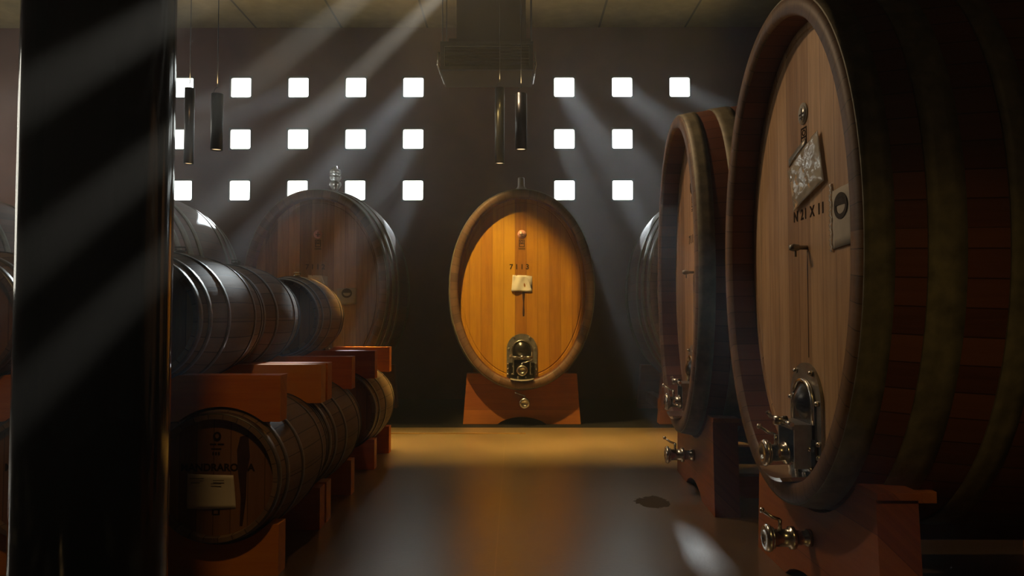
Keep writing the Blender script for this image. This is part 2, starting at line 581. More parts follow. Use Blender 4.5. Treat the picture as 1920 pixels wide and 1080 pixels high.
# left wall with tall windows outside the frame
def build_left_wall():
    mb = MB()
    T = 0.14
    spans = [(6.6, 7.5), (8.3, 9.2), (10.0, 10.7)]
    ys = [YB] + [v for sp in spans for v in sp] + [WY + WT]
    for a, b in zip(ys, ys[1:]):
        if (a, b) in spans:
            mb.box(XL - T, XL, a, b, 0, 1.6)
            mb.box(XL - T, XL, a, b, 4.9, ZC)
        else:
            mb.box(XL - T, XL, a, b, 0, ZC)
    o = structure(mb.build('wall_left', M['wall']))
    for i, (a, b) in enumerate(spans):
        m2 = MB()
        y0, y1, z0, z1 = a, b, 1.6, 4.9
        t = 0.04
        m2.box(XL - 0.08, XL - 0.03, y0, y0 + t, z0, z1); m2.box(XL - 0.08, XL - 0.03, y1 - t, y1, z0, z1)
        m2.box(XL - 0.08, XL - 0.03, y0 + t, y1 - t, z0, z0 + t); m2.box(XL - 0.08, XL - 0.03, y0 + t, y1 - t, z1 - t, z1)
        f = structure(m2.build('window_%d' % (k + 1 + i), M['frame']))
        m3 = MB()
        m3.face([m3.V(XL - 0.06, y0, z0), m3.V(XL - 0.06, y1, z0), m3.V(XL - 0.06, y1, z1), m3.V(XL - 0.06, y0, z1)])
        m3.build('pane', M['side_pane'], f, fix=False)
build_left_wall()
mb = MB(); mb.box(XR, XR + 0.14, YB, WY + WT, 0, ZC); structure(mb.build('wall_right', M['wall']))
mb = MB(); mb.box(XL, XR, YB - 0.14, YB, 0, ZC); structure(mb.build('wall_front', M['wall']))
# thin brass strip let into the floor before the middle cask
mb = MB(); mb.box(-1.36, 0.12, 8.02, 8.06, 0.0, 0.008, 0.002)
structure(mb.build('trim_1', plain('brass_strip', (0.8, 0.55, 0.22), 0.3, 0.9, 0.1, 10)))

# ------------------------------------------------------------------ big oval casks
A0, B0, ZM, L = 0.84, 1.16, 1.605, 1.90
NS = 96
REC = 0.14
RIMT = 0.085
def bulge(y):
    t = max(0.0, min(1.0, y / L))
    return 1.0 + 0.085 * (1 - (2 * t - 1) ** 2)
def oval(k, a, b, n=NS):
    t = 2 * PI * k / n
    c, s_ = math.cos(t), math.sin(t)
    p = 2 / 2.08
    return a * math.copysign(abs(c) ** p, c), ZM + b * math.copysign(abs(s_) ** p, s_)
def ovring(mb, y, f, off=0.0, n=NS):
    return [mb.V(x, y, z) for x, z in (oval(k, A0 * f + off, B0 * f + off, n) for k in range(n))]
_arc = [0.0]
for kk in range(NS):
    p, q = oval(kk, A0, B0), oval(kk + 1, A0, B0)
    _arc.append(_arc[-1] + math.dist(p, q))
def band(mb, ringA, ringB, ya, yb, smooth=True):
    for k in range(NS):
        k2 = (k + 1) % NS
        mb.face([ringA[k], ringB[k], ringB[k2], ringA[k2]],
                [(_arc[k], ya), (_arc[k], yb), (_arc[k + 1], yb), (_arc[k + 1], ya)], smooth)
def cask_body():
    mb = MB()
    ys = [0.012 + (L - 0.024) * i / 16 for i in range(17)]
    rings = [ovring(mb, y, bulge(y)) for y in ys]
    for i in range(16):
        band(mb, rings[i], rings[i + 1], ys[i], ys[i + 1])
    # close the back with its recessed head
    b1 = ovring(mb, L, 1.0, -0.02); band(mb, rings[-1], b1, 0, .02)
    b2 = ovring(mb, L, 1.0, -RIMT); band(mb, b1, b2, 0, .06)
    b3 = ovring(mb, L - REC, 1.0, -RIMT); band(mb, b2, b3, 0, .1)
    f = mb.face(b3)
    return mb.mesh('stave_body', M['stave'])
def cask_rim():
    mb = MB()
    r0 = ovring(mb, 0.012, bulge(0.012))
    r1 = ovring(mb, 0.0, 1.0, -0.010)
    r2 = ovring(mb, 0.0, 1.0, -RIMT + 0.012)
    r3 = ovring(mb, 0.02, 1.0, -RIMT)
    band(mb, r0, r1, 0, .012); band(mb, r1, r2, 0, .07); band(mb, r2, r3, .07, .09)
    return mb.mesh('rim', M['rim'])
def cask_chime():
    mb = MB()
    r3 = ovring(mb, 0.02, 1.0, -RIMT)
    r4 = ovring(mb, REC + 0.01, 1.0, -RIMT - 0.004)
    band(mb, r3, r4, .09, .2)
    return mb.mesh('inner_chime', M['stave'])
def cask_head(mat='head'):
    mb = MB()
    rings = []
    facs = [(-RIMT - 0.002, REC), (-RIMT - 0.035, REC), (-RIMT - 0.04, REC + 0.006), (-RIMT - 0.048, REC + 0.006), (-RIMT - 0.053, REC), (-0.28, REC)]
    rr = [ovring(mb, y, 1.0, off) for off, y in facs]
    for a, b in zip(rr, rr[1:]):
        for k in range(NS):
            k2 = (k + 1) % NS
            vs = [a[k], a[k2], b[k2], b[k]]
            mb.face(vs, [(v.co.x + 10.07, v.co.z) for v in vs])
    vs = list(rr[-1])
    mb.face(vs, [(v.co.x + 10.07, v.co.z) for v in vs])
    return mb.mesh('head', M[mat])
HOOPS = [(0.012, 0.115), (0.225, 0.355), (0.50, 0.60)]
HOOPS = HOOPS + [(L - b, L - a) for a, b in reversed(HOOPS)]
def cask_hoop(a, b):
    mb = MB()
    e = 0.007
    n = 3
    inn = [ovring(mb, a, bulge(a), 0.0)]
    outs = [ovring(mb, a + (b - a) * i / n, bulge(a + (b - a) * i / n), e) for i in range(n + 1)]
    last = ovring(mb, b, bulge(b), 0.0)
    seq = inn + outs + [last]
    for i, (p, q) in enumerate(zip(seq, seq[1:])):
        band(mb, p, q, a, b, smooth=0 < i < len(seq) - 2)
    return mb.mesh('hoop', M['hoop'])

def arch_poly(hw, z0, z1, n=14, bottom_r=0.0):
    """arched outline: straight sides, half-round top reaching z1"""
    pts = []
    if bottom_r:
        for k in range(5):
            a = PI + PI / 2 * k / 4
            pts.append((-hw + bottom_r + bottom_r * math.cos(a), z0 + bottom_r + bottom_r * math.sin(a)))
        for k in range(5):
            a = 1.5 * PI + PI / 2 * k / 4
            pts.append((hw - bottom_r + bottom_r * math.cos(a), z0 + bottom_r + bottom_r * math.sin(a)))
    else:
        pts += [(-hw, z0), (hw, z0)]
    for k in range(n + 1):
        a = PI * k / n
        pts.append((hw * math.cos(a), z1 - hw + hw * math.sin(a)))
    return pts

def cylY(mb, x, z, y0, y1, r, n=20, r2=None):
    r2 = r if r2 is None else r2
    mb.lathe([(0, y0), (r, y0), (r2, y1), (0, y1)], Matrix.Translation((x, 0, z)), n)

def build_tap(parent, x, z, y0, y1, lever, name='tap'):
    """horizontal stainless butterfly tap from y0 (base) out to y1 (tip, more negative)"""
    mb = MB()
    T = Matrix.Translation((x, 0, z))
    d = y1 - y0
    mb.lathe([(0, y0), (0.040, y0), (0.040, y0 + d * .10), (0.034, y0 + d * .12), (0.034, y0 + d * .34), (0.052, y0 + d * .36),
              (0.052, y0 + d * .46), (0.040, y0 + d * .48), (0.040, y0 + d * .80), (0.050, y0 + d * .82), (0.050, y0 + d * .88), (0, y0 + d * .88)], T, 24)
    o = mb.build(name, M['steel'], parent)
    mb = MB()
    mb.lathe([(0, y0 + d * .885), (0.060, y0 + d * .885), (0.064, y0 + d * .93), (0.056, y1), (0.030, y1 - 0.004), (0.026, y1 + 0.004), (0, y1 + 0.004)], T, 28)
    mb.build('tap_cap', M['steel'], o)
    mb = MB()
    ym = y0 + d * .66
    mb.tube([(x, ym, z + 0.03), (x, ym, z + 0.085)], 0.009, 10)
    lx, ly = lever
    mb.tube([(x, ym, z + 0.083), (x + lx * .05, ym + ly * .04, z + 0.092), (x + lx * .12, ym + ly * .09, z + 0.118)], 0.0075, 10)
    mb.lathe([(0, -0.012), (0.012, -0.008), (0.012, 0.008), (0, 0.012)], Matrix.Translation((x + lx * .12, ym + ly * .09, z + 0.118)), 12)
    mb.build('tap_lever', M['steel'], o)
    return o

def build_door(parent, lever, tap=True):
    yf = REC
    mb = MB()
    mb.prism(arch_poly(0.180, 0.50, 1.075, 20), yf - 0.014, yf + 0.002)
    o = mb.build('manway_door', M['dull_steel'], parent)
    # raised arch ring
    mb = MB()
    pts = []
    for p in arch_poly(0.117, 0.80, 0.995, 16)[1:]:
        pts.append((p[0], yf - 0.024, p[1]))
    pts.append((-0.117, yf - 0.024, 0.80))
    mb.tube(pts, 0.010, 10)
    mb.build('door_ring', M['steel'], o)
    mb = MB()
    mb.prism(arch_poly(0.108, 0.66, 0.985, 16), yf - 0.026, yf - 0.010)
    # domed dark panel
    mb.lathe([(0, yf - 0.062), (0.030, yf - 0.058), (0.060, yf - 0.043), (0.082, yf - 0.026)], Matrix.Translation((0, 0, 0.895)), 24)
    mb.build('door_panel', M['dark_steel'], o)
    # clamp box and its cross bar
    mb = MB()
    mb.box(-0.105, 0.105, yf - 0.115, yf - 0.02, 0.775, 0.80, 0.004)
    mb.box(-0.105, -0.092, yf - 0.105, yf - 0.02, 0.60, 0.777, 0.003)
    mb.box(0.092, 0.105, yf - 0.105, yf - 0.02, 0.60, 0.777, 0.003)
    mb.build('clamp', M['dull_steel'], o)
    mb = MB()
    mb.tube([(-0.13, yf - 0.125, 0.805), (-0.025, yf - 0.125, 0.805)], 0.011, 10)
    mb.tube([(0.025, yf - 0.125, 0.805), (0.13, yf - 0.125, 0.805)], 0.011, 10)
    cylY(mb, 0, 0.805, yf - 0.16, yf - 0.10, 0.022, 16)
    mb.tube([(-0.135, yf - 0.125, 0.80), (-0.135, yf - 0.145, 0.83)], 0.010, 8)
    mb.build('cross_bar', M['steel'], o)
    # lower flange with studs
    mb = MB()
    mb.box(-0.15, 0.15, yf - 0.030, yf - 0.012, 0.515, 0.735, 0.01)
    mb.build('flange', M['dark_steel'], o)
    def bolt():
        b = MB()
        b.lathe([(0, -0.018), (0.008, -0.018), (0.013, -0.010), (0.013, 0.0), (0, 0.0)], n=10)
        return b.mesh('bolt', M['steel'])
    bm_ = cached('bolt', bolt)
    spots = [(-0.155, 0.90), (0.155, 0.90), (-0.09, 1.032), (0.09, 1.032), (-0.165, 0.72), (0.165, 0.72), (-0.165, 0.66), (0.165, 0.66),
             (-0.165, 0.60), (0.165, 0.60)]
    for bx, bz in spots:
        link('bolt', bm_, o, (bx, yf - 0.014, bz))
    for bx, bz in [(-0.105, 0.69), (0.105, 0.69), (-0.045, 0.565), (0.045, 0.565), (-0.115, 0.60), (0.115, 0.60)]:
        link('bolt', bm_, o, (bx, yf - 0.030, bz))
    # curved metal lip carried over the bottom rim
    mb = MB()
    nn = 14
    rows = []
    for (yy, dz) in ((yf, 0.0), (-0.035, -0.005), (-0.045, 0.012), (yf - 0.01, 0.018)):
        row = []
        for i in range(nn + 1):
            x = -0.135 + 0.27 * i / nn
            zz = ZM - (B0 - RIMT + 0.004) * math.sqrt(max(0, 1 - (x / (A0 - RIMT)) ** 2)) + 0.012
            row.append(mb.V(x, yy, zz + dz))
        rows.append(row)
    for a in range(4):
        A_, B_ = rows[a], rows[(a + 1) % 4]
        for i in range(nn):
            mb.face([A_[i], A_[i + 1], B_[i + 1], B_[i]])
    for e in (0, nn):
        mb.face([rows[a][e] for a in range(4)])
    mb.build('drip_lip', M['steel'], o)
    if tap:
        t = build_tap(parent, 0.0, 0.655, yf - 0.03, -0.075, lever)
    return o

def sheet(poly_fn, nu, nv, material, name, parent, thick=0.0012):
    """thin sheet with thickness; poly_fn(u,v)->(x,y,z)"""
    mb = MB()
    g = [[Vector(poly_fn(i / nu, j / nv)) for j in range(nv + 1)] for i in range(nu + 1)]
    F = [[mb.V(p) for p in r] for r in g]
    Bk = [[mb.V(p + Vector((0, thick, 0))) for p in r] for r in g]
    for i in range(nu):
        for j in range(nv):
            mb.face([F[i][j], F[i + 1][j], F[i + 1][j + 1], F[i][j + 1]], smooth=True)
            mb.face([Bk[i][j], Bk[i][j + 1], Bk[i + 1][j + 1], Bk[i + 1][j]], smooth=True)
    for i in range(nu):
        mb.face([F[i][0], Bk[i][0], Bk[i + 1][0], F[i + 1][0]]); mb.face([F[i][nv], F[i + 1][nv], Bk[i + 1][nv], Bk[i][nv]])
    for j in range(nv):
        mb.face([F[0][j], F[0][j + 1], Bk[0][j + 1], Bk[0][j]]); mb.face([F[nu][j], Bk[nu][j], Bk[nu][j + 1], F[nu][j + 1]])
    return mb.build(name, material, parent)

def quad_fn(c00, c10, c11, c01, y, bumpf=None):
    def fn(u, v):
        x = (c00[0] * (1 - u) + c10[0] * u) * (1 - v) + (c01[0] * (1 - u) + c11[0] * u) * v
        z = (c00[1] * (1 - u) + c10[1] * u) * (1 - v) + (c01[1] * (1 - u) + c11[1] * u) * v
        return (x, y - (bumpf(u, v) if bumpf else 0), z)
    return fn

def emblem(parent, z, badge):
    """round badge with a small monogram block below it"""
    mb = MB()
    cylY(mb, 0, z, REC - 0.006, REC + 0.002, 0.052, 28)
    cylY(mb, 0, z, REC - 0.010, REC - 0.005, 0.040, 28)
    o = mb.build('badge', M[badge], parent)
    mb = MB()
    mb.box(-0.028, 0.028, REC - 0.0115, REC - 0.0095, z - 0.006, z + 0.002)
    mb.box(-0.004, 0.004, REC - 0.0120, REC - 0.0095, z - 0.030, z + 0.026)
    mb.box(-0.020, 0.020, REC - 0.0115, REC - 0.0095, z - 0.022, z - 0.016)
    mb.build('badge_relief', M['grey_ink'], o)
    mb = MB()
    y0, y1 = REC - 0.0015, REC + 0.001
    def bar(x0, x1, z0, z1):
        mb.box(x0, x1, y0, y1, z0, z1)
    bar(-0.034, -0.026, z - 0.15, z - 0.065); bar(0.026, 0.034, z - 0.15, z - 0.065)
    bar(-0.026, 0.026, z - 0.116, z - 0.108); bar(-0.026, 0.026, z - 0.073, z - 0.065)
    bar(-0.026, 0.026, z - 0.150, z - 0.142)
    ring_prism(mb, [(0.020 * math.cos(a * PI / 8), z - 0.091 + 0.015 * math.sin(a * PI / 8)) for a in range(16)],
               [(0.012 * math.cos(a * PI / 8), z - 0.091 + 0.009 * math.sin(a * PI / 8)) for a in range(16)], y0, y1)
    bar(-0.04, 0.04, z - 0.170, z - 0.163); bar(-0.04, 0.04, z - 0.182, z - 0.176)
    mb.build('monogram', M['ink'], parent)

def airlock_glass(parent, fancy):
    top = ZM + B0 * bulge(L / 2) - 0.01
    R = Matrix.Translation((0, L / 2, top)) @ Matrix.Rotation(PI / 2, 4, 'X')
    mb = MB()
    mb.lathe([(0, 0), (0.045, 0), (0.040, 0.035), (0, 0.035)], R, 20)
    s = mb.build('bung', M['bung'], parent)
    mb = MB()
    if fancy:
        prof = [(0, .03), (.025, .03), (.030, .06), (.060, .10), (.078, .14), (.070, .175), (.030, .19), (.062, .20), (.074, .225), (.074, .25), (.045, .262),
                (.070, .275), (.072, .31), (.060, .335), (.030, .35), (.022, .385), (0, .39)]
    else:
        prof = [(0, .03), (.070, .03), (.072, .085), (.055, .10), (.046, .12), (.044, .22), (.036, .232), (0, .235)]
    mb.lathe(prof, R, 24)
    mb.build('airlock', M['glass'], parent)

def make_cask(loc, rz, label, group=None, fancy=False, paper=True, card=True, plug=True, number='7113', badge='pink',
              sleeve=False, lever=(0.9, 0.1), airlock=True, door=True, marks=True, amber=False):
    t = thing('oval_cask', loc, rz, label, 'cask', group)
    link('stave_body', cached('cb', cask_body), t)
    link('rim', cached('cr', cask_rim), t)
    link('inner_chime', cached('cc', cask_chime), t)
    if amber:
        link('head', cask_head('head_amber'), t)
    else:
        link('head', cached('ch', cask_head), t)
    for i, (a, b) in enumerate(HOOPS):
        link('hoop', cached('hoop%d' % i, lambda: cask_hoop(a, b)), t)
    if door:
        build_door(t, lever)
    if airlock:
        airlock_glass(t, fancy)
    if marks:
        emblem(t, 2.255, badge)
        me = text_mesh(number, 0.085 if not sleeve else 0.07, M['ink'], 0.0018, spacing=1.5 if not sleeve else 1.2)
        link('cask_number', me, t, (-0.03 if not sleeve else 0.04, REC - 0.001, 1.865 if not sleeve else 1.775), (PI / 2, 0, 0))
    # sampling plug and the wine run beneath it
    if plug:
        mb = MB()
        mb.lathe([(0, 0.005), (0.010, 0.005), (0.010, -0.035), (0.015, -0.042), (0.018, -0.066), (0.013, -0.082), (0, -0.085)], Matrix.Translation((0.02, REC, 1.615)), 14)
        mb.tube([(0.02, REC - 0.055, 1.60), (0.02, REC - 0.055, 1.572)], 0.005, 8)
        mb.build('sample_plug', M['dull_steel'], t)
    def run_fn(u, v):
        wdt = (0.006 if sleeve else 0.018) * (0.75 + 0.25 * math.sin(v * 9))
        return (0.02 + (u - 0.5) * 2 * wdt * (0.6 + 0.4 * (1 - v)), REC - 0.001, 1.60 - v * (0.50 if sleeve else 0.32))
    sheet(run_fn, 1, 12, M['bark'], 'wine_run', t, 0.0008)
    if paper:
        fn = quad_fn((-0.125, 1.575), (0.125, 1.57), (0.055, 1.765), (-0.11, 1.77), REC - 0.016,
                     lambda u, v: 0.010 * math.sin(5 * u + 3 * v) + 0.008 * math.sin(9 * u - 4 * v) + (0.05 if plug else 0.0) * math.exp(-((u - .5) ** 2 + (v - .2) ** 2) * 8))
        sheet(fn, 10, 8, M['paper'], 'paper_note', t)
        fn = quad_fn((0.055, 1.66), (0.125, 1.60), (0.12, 1.755), (0.045, 1.765), REC - 0.006)
        sheet(fn, 2, 2, M['card'], 'paper_fold', t)
    if card:
        x0, x1 = 0.30, 0.50
        z0, z1 = 1.58, 1.84
        if not sleeve:
            x0, x1, z0, z1 = 0.235, 0.465, 1.415, 1.62
        fn = quad_fn((x0, z0), (x1, z0 + 0.01), (x1, z1), (x0, z1 - 0.01), REC - 0.004, lambda u, v: 0.006 * math.sin(3 * u))
        c = sheet(fn, 6, 6, M['card'], 'label_card', t)
        cx, cz = (x0 + x1) / 2, z0 + (z1 - z0) * 0.68
        mb = MB()
        ring_prism(mb, [(cx + 0.062 * math.cos(a * PI / 14), cz + 0.056 * math.sin(a * PI / 14)) for a in range(28)],
                   [(cx + 0.044 * math.cos(a * PI / 14), cz + 0.034 * math.sin(a * PI / 14)) for a in range(28)], REC - 0.0125, REC - 0.0105)
        mb.prism([(cx + 0.044 * math.cos(a * PI / 10), cz + 0.004 + 0.032 * math.sin(a * PI / 10)) for a in range(11)], REC - 0.0125, REC - 0.0105)
        mb.build('card_print', M['grey_ink'], c)
    if sleeve:
        rnd = random.Random(3)
        def crinkle(u, v):
            p = Vector((u * 4.2, v * 3.1, 1.7))
            ed = min(1.0, 6 * min(u, 1 - u, v, 1 - v) + 0.15)
            return 0.010 + ed * (0.008 + 0.012 * noise.noise(p) + 0.007 * noise.noise(p * 2.7) + 0.006 * abs(noise.noise(p * 5.3))) + 0.03 * u * (1 - u)
        fn = quad_fn((-0.10, 1.80), (0.25, 1.89), (0.19, 2.13), (-0.17, 2.01), REC - 0.004, crinkle)
        s = sheet(fn, 34, 26, M['sleeve'], 'plastic_sleeve', t)
        fn = quad_fn((-0.185, 2.035), (0.03, 2.10), (0.02, 2.135), (-0.19, 2.075), REC - 0.004)
        sheet(fn, 4, 1, M['dull_steel'], 'tape_strip', t)
        def e_fn(u, v):
            return (0.285 + 0.02 * u + 0.004 * math.sin(v * 30), REC - 0.006 - 0.006 * math.sin(v * 44) ** 2, 1.57 + 0.30 * v)
        sheet(e_fn, 2, 40, M['sleeve'], 'card_wrapper', t)
    return t

def make_cradle(loc, rz, label, group, pads=True, lever=(-0.8, 0.1)):
    t = thing('cask_cradle', loc, rz, label, 'cask stand', group)
    def board(y0, y1):
        mb = MB()
        ym = (y0 + y1) / 2
        f = bulge(ym)
        a, b = A0 * f + 0.008, B0 * f + 0.008
        pts = []
        n = 10
        # bottom with its arch
        pts += [(-0.70, 0.0), (-0.29, 0.0)]
        for k in range(1, n):
            u = -0.29 + 0.58 * k / n
            pts.append((u, 0.085 * math.sin(PI * k / n) ** 0.7))
        pts += [(0.29, 0.0), (0.70, 0.0), (0.655, 0.60)]
        xs = a * math.sqrt(1 - ((ZM - 0.60) / b) ** 2)
        for k in range(0, 2 * n + 1):
            x = xs - 2 * xs * k / (2 * n)
            pts.append((x, ZM - b * math.sqrt(1 - (x / a) ** 2)))
        pts.append((-0.655, 0.60))
        mb.prism(pts, y0, y1)
        return mb
    key = 'cradle'
    link('front_board', cached(key + 'f', lambda: board(0.13, 0.29).mesh('front_board', M['cradle'])), t)
    link('rear_board', cached(key + 'r', lambda: board(L - 0.29, L - 0.13).mesh('rear_board', M['cradle'])), t)
    def rail():
        mb = MB(); mb.box(-0.05, 0.05, 0.292, L - 0.292, 0.10, 0.24, 0.006, along='y'); return mb.mesh('side_rail', M['cradle'])
    for sx in (-0.55, 0.55):
        link('side_rail', cached('rail', rail), t, (sx, 0, 0))
    if pads:
        def pad(w_, h, yl):
            mb = MB(); mb.box(-w_ / 2, w_ / 2, -yl / 2, yl / 2, 0, h, 0.004); return mb.mesh('wedge', M['cradle'])
        for sx in (-1, 1):
            link('wedge', cached('pad1', lambda: pad(0.19, 0.028, 0.17)), t, (sx * 0.575, 0.215, 0.600))
            link('wedge', cached('pad2', lambda: pad(0.10, 0.045, 0.10)), t, (sx * 0.52, 0.36, 0.565))
    build_tap(t, 0.03, 0.27, 0.13, -0.08, lever, 'drain_tap')
    return t

YC = 8.52
CG = 'cradles under the oval casks'
casks = [
    ((0.085, YC, 0), 0, dict(label='golden lit oval cask standing alone at the end of the aisle', card=False, lever=(0.95, 0.0), amber=True), 'broad low wooden cradle under the golden cask at the aisle end', (-0.85, 0.0), False),
    ((-2.34, YC, 0), 0, dict(label='dim brown oval cask with ornate glass airlock, left of the golden cask', fancy=True, number='7112'), 'cradle under the brown cask with the ornate airlock, behind the barrels', (-0.85, 0), False),
    ((-4.75, YC, 0), 0, dict(label='oval cask right behind the black pillar, its pale hoops catching the window light', number='7111', airlock=False), 'cradle under the pale hooped cask behind the black pillar', (-0.85, 0), False),
    ((-7.16, YC, 0), 0, dict(label='leftmost oval cask, cut by the left edge of the photo beside the pillar', number='7110', airlock=False), 'cradle under the leftmost cask left of the pillar', (-0.85, 0), False),
    ((2.42, YC, 0), 0, dict(label='farthest right oval cask, grey hoops peeking out behind the second right cask', number='7114', airlock=False), 'lit cradle end at the far right of the floor, under the half hidden cask', (-0.85, 0), False),
    ((1.235, 3.45, 0), -PI / 2, dict(label='largest nearest oval cask on the right with plastic sleeve and chrome taps', number='N 21 X 11', badge='silver', sleeve=True, paper=False, lever=(-0.25, -0.75)), 'orange wooden cradle with a drain tap under the nearest right cask', (-0.25, -0.8), True),
    ((1.19, 5.45, 0), -PI / 2 + math.radians(-2.8), dict(label='narrow looking oval cask behind the nearest right cask, seen edge on', number='7116', badge='dark_steel', paper=False, lever=(-0.25, -0.75)), 'reddish cradle with dark drain tap under the second right cask', (-0.25, -0.8), True),
]
for loc, rz, kw, cl, lev, pads in casks:
    kw['plug'] = pads
    make_cask(loc, rz, group=None, **kw)
    make_cradle(loc if pads else (loc[0], loc[1] + 0.085, 0), rz, cl, CG, pads, lev)

# ------------------------------------------------------------------ barrique barrels
BL, RC, RB = 0.97, 0.313, 0.366
def brad(y):
    t = y / BL
    return RC + (RB - RC) * (1 - abs(2 * t - 1) ** 1.9)
NB = 56
def bring(mb, y, r):
    return [mb.V(r * math.cos(2 * PI * k / NB), y, r * math.sin(2 * PI * k / NB)) for k in range(NB)]
def bband(mb, a, b, ya, yb, smooth=True):
    for k in range(NB):
        k2 = (k + 1) % NB
        u0, u1 = 2 * PI * RC * k / NB, 2 * PI * RC * (k + 1) / NB
        mb.face([a[k], b[k], b[k2], a[k2]], [(u0, ya), (u0, yb), (u1, yb), (u1, ya)], smooth)
def barrel_body():
    mb = MB()
    ys = [BL * i / 16 for i in range(17)]
    rr = [bring(mb, y, brad(y)) for y in ys]
    for i in range(16):
        bband(mb, rr[i], rr[i + 1], ys[i], ys[i + 1])
    for end, s in ((0, 1), (BL, -1)):
        base = rr[0] if end == 0 else rr[-1]
        a = bring(mb, end, RC - 0.022)
        b = bring(mb, end + s * 0.035, RC - 0.026)
        bband(mb, base, a, 0, .02, False); bband(mb, a, b, .02, .05)
        if end:
            mb.face(b)
    return mb.mesh('staves', M['barrel_stave'])
def barrel_head():
    mb = MB()
    a = bring(mb, 0.034, RC - 0.026)
    b = bring(mb, 0.034, 0.20)
    for k in range(NB):
        vs = [a[k], a[(k + 1) % NB], b[(k + 1) % NB], b[k]]
        mb.face(vs, [(v.co.x + 5.03, v.co.z) for v in vs])
    mb.face(b, [(v.co.x + 5.03, v.co.z) for v in b])
    return mb.mesh('head', M['barrel_head'])
BH = [(0.003, 0.040), (0.088, 0.122), (0.272, 0.306)]
BH = BH + [(BL - b, BL - a) for a, b in reversed(BH)]
def barrel_hoop(a, b):
    mb = MB()
    e = 0.004
    seq = [bring(mb, a, brad(a) - 0.001), bring(mb, a, brad(a) + e), bring(mb, (a + b) / 2, brad((a + b) / 2) + e + 0.001), bring(mb, b, brad(b) + e), bring(mb, b, brad(b) - 0.001)]
    for i, (p, q) in enumerate(zip(seq, seq[1:])):
        bband(mb, p, q, a, b, i in (1, 2))
    return mb.mesh('hoop', M['barrel_hoop'])
def barrel_bung():
    mb = MB()
    R = Matrix.Translation((0, BL / 2, RB - 0.004)) @ Matrix.Rotation(PI / 2, 4, 'X')
    mb.lathe([(0, 0), (0.028, 0), (0.032, 0.016), (0.018, 0.022), (0, 0.022)], R, 16)
    mb.tube([(-0.03, BL / 2, RB + 0.014), (-0.03, BL / 2, RB + 0.034), (0.03, BL / 2, RB + 0.034), (0.03, BL / 2, RB + 0.014)], 0.005, 8)
    return mb.mesh('bung', M['bung'])

def print_marks(parent, note):
    me = cached('mandra', lambda: text_mesh('MANDRAROSSA', 0.050, M['ink'], 0.0018, spacing=1.02))
    link('stencil_lettering', me, parent, (0.004, 0.0335, 0.046), (PI / 2, 0, 0))
    def crest():
        mb = MB()
        ring_prism(mb, [(0.020 * math.cos(a * PI / 10), 0.20 + 0.024 * math.sin(a * PI / 10)) for a in range(20)],
                   [(0.010 * math.cos(a * PI / 10), 0.203 + 0.012 * math.sin(a * PI / 10)) for a in range(20)], 0.032, 0.0342)
        for (x0, x1, z0, z1) in ((-0.035, -0.004, 0.158, 0.166), (0.004, 0.035, 0.158, 0.166), (-0.028, 0.022, 0.136, 0.142), (-0.022, -0.014, 0.108, 0.124), (-0.008, 0.0, 0.108, 0.124), (0.006, 0.014, 0.108, 0.124)):
            mb.box(x0, x1, 0.032, 0.0342, z0, z1)
        ring_prism(mb, [(0.018 * math.cos(a * PI / 10), -0.135 + 0.014 * math.sin(a * PI / 10)) for a in range(20)],
                   [(0.009 * math.cos(a * PI / 10), -0.135 + 0.006 * math.sin(a * PI / 10)) for a in range(20)], 0.032, 0.0342)
        for (x0, x1, z0, z1) in ((-0.02, -0.012, -0.185, -0.158), (0.010, 0.018, -0.185, -0.158), (-0.012, 0.010, -0.162, -0.156), (-0.012, 0.010, -0.186, -0.180)):
            mb.box(x0, x1, 0.032, 0.0342, z0, z1)
        return mb.mesh('stencil_crest', M['ink'])
    link('stencil_crest', cached('crest', crest), parent)
    def spill():
        mb = MB()
        prof = [(0.115, 0.20), (0.155, 0.21), (0.165, 0.10), (0.150, 0.02), (0.148, -0.10), (0.132, -0.24), (0.118, -0.24), (0.122, -0.10), (0.105, 0.04), (0.100, 0.13)]
        mb.prism(prof, 0.0325, 0.0342)
        return mb.mesh('wine_run', M['bark'])
    link('wine_run', cached('spill', spill), parent)
    if note:
        fn = quad_fn((-0.145, -0.155), (0.098, -0.155), (0.088, 0.012), (-0.143, 0.018), 0.030,
                     lambda u, v: 0.004 * math.sin(4 * u) + 0.012 * v * v * u)
        p = sheet(fn, 12, 8, M['paper'], 'paper_note', parent)
        mb = MB()
        for (x0, x1, z) in ((-0.125, -0.055, -0.004), (-0.12, -0.075, -0.026), (-0.01, 0.045, -0.014), (-0.02, 0.03, -0.030)):
            mb.box(x0, x1, 0.0135, 0.0150, z, z + 0.003)
        mb.build('handwriting', M['grey_ink'], p)

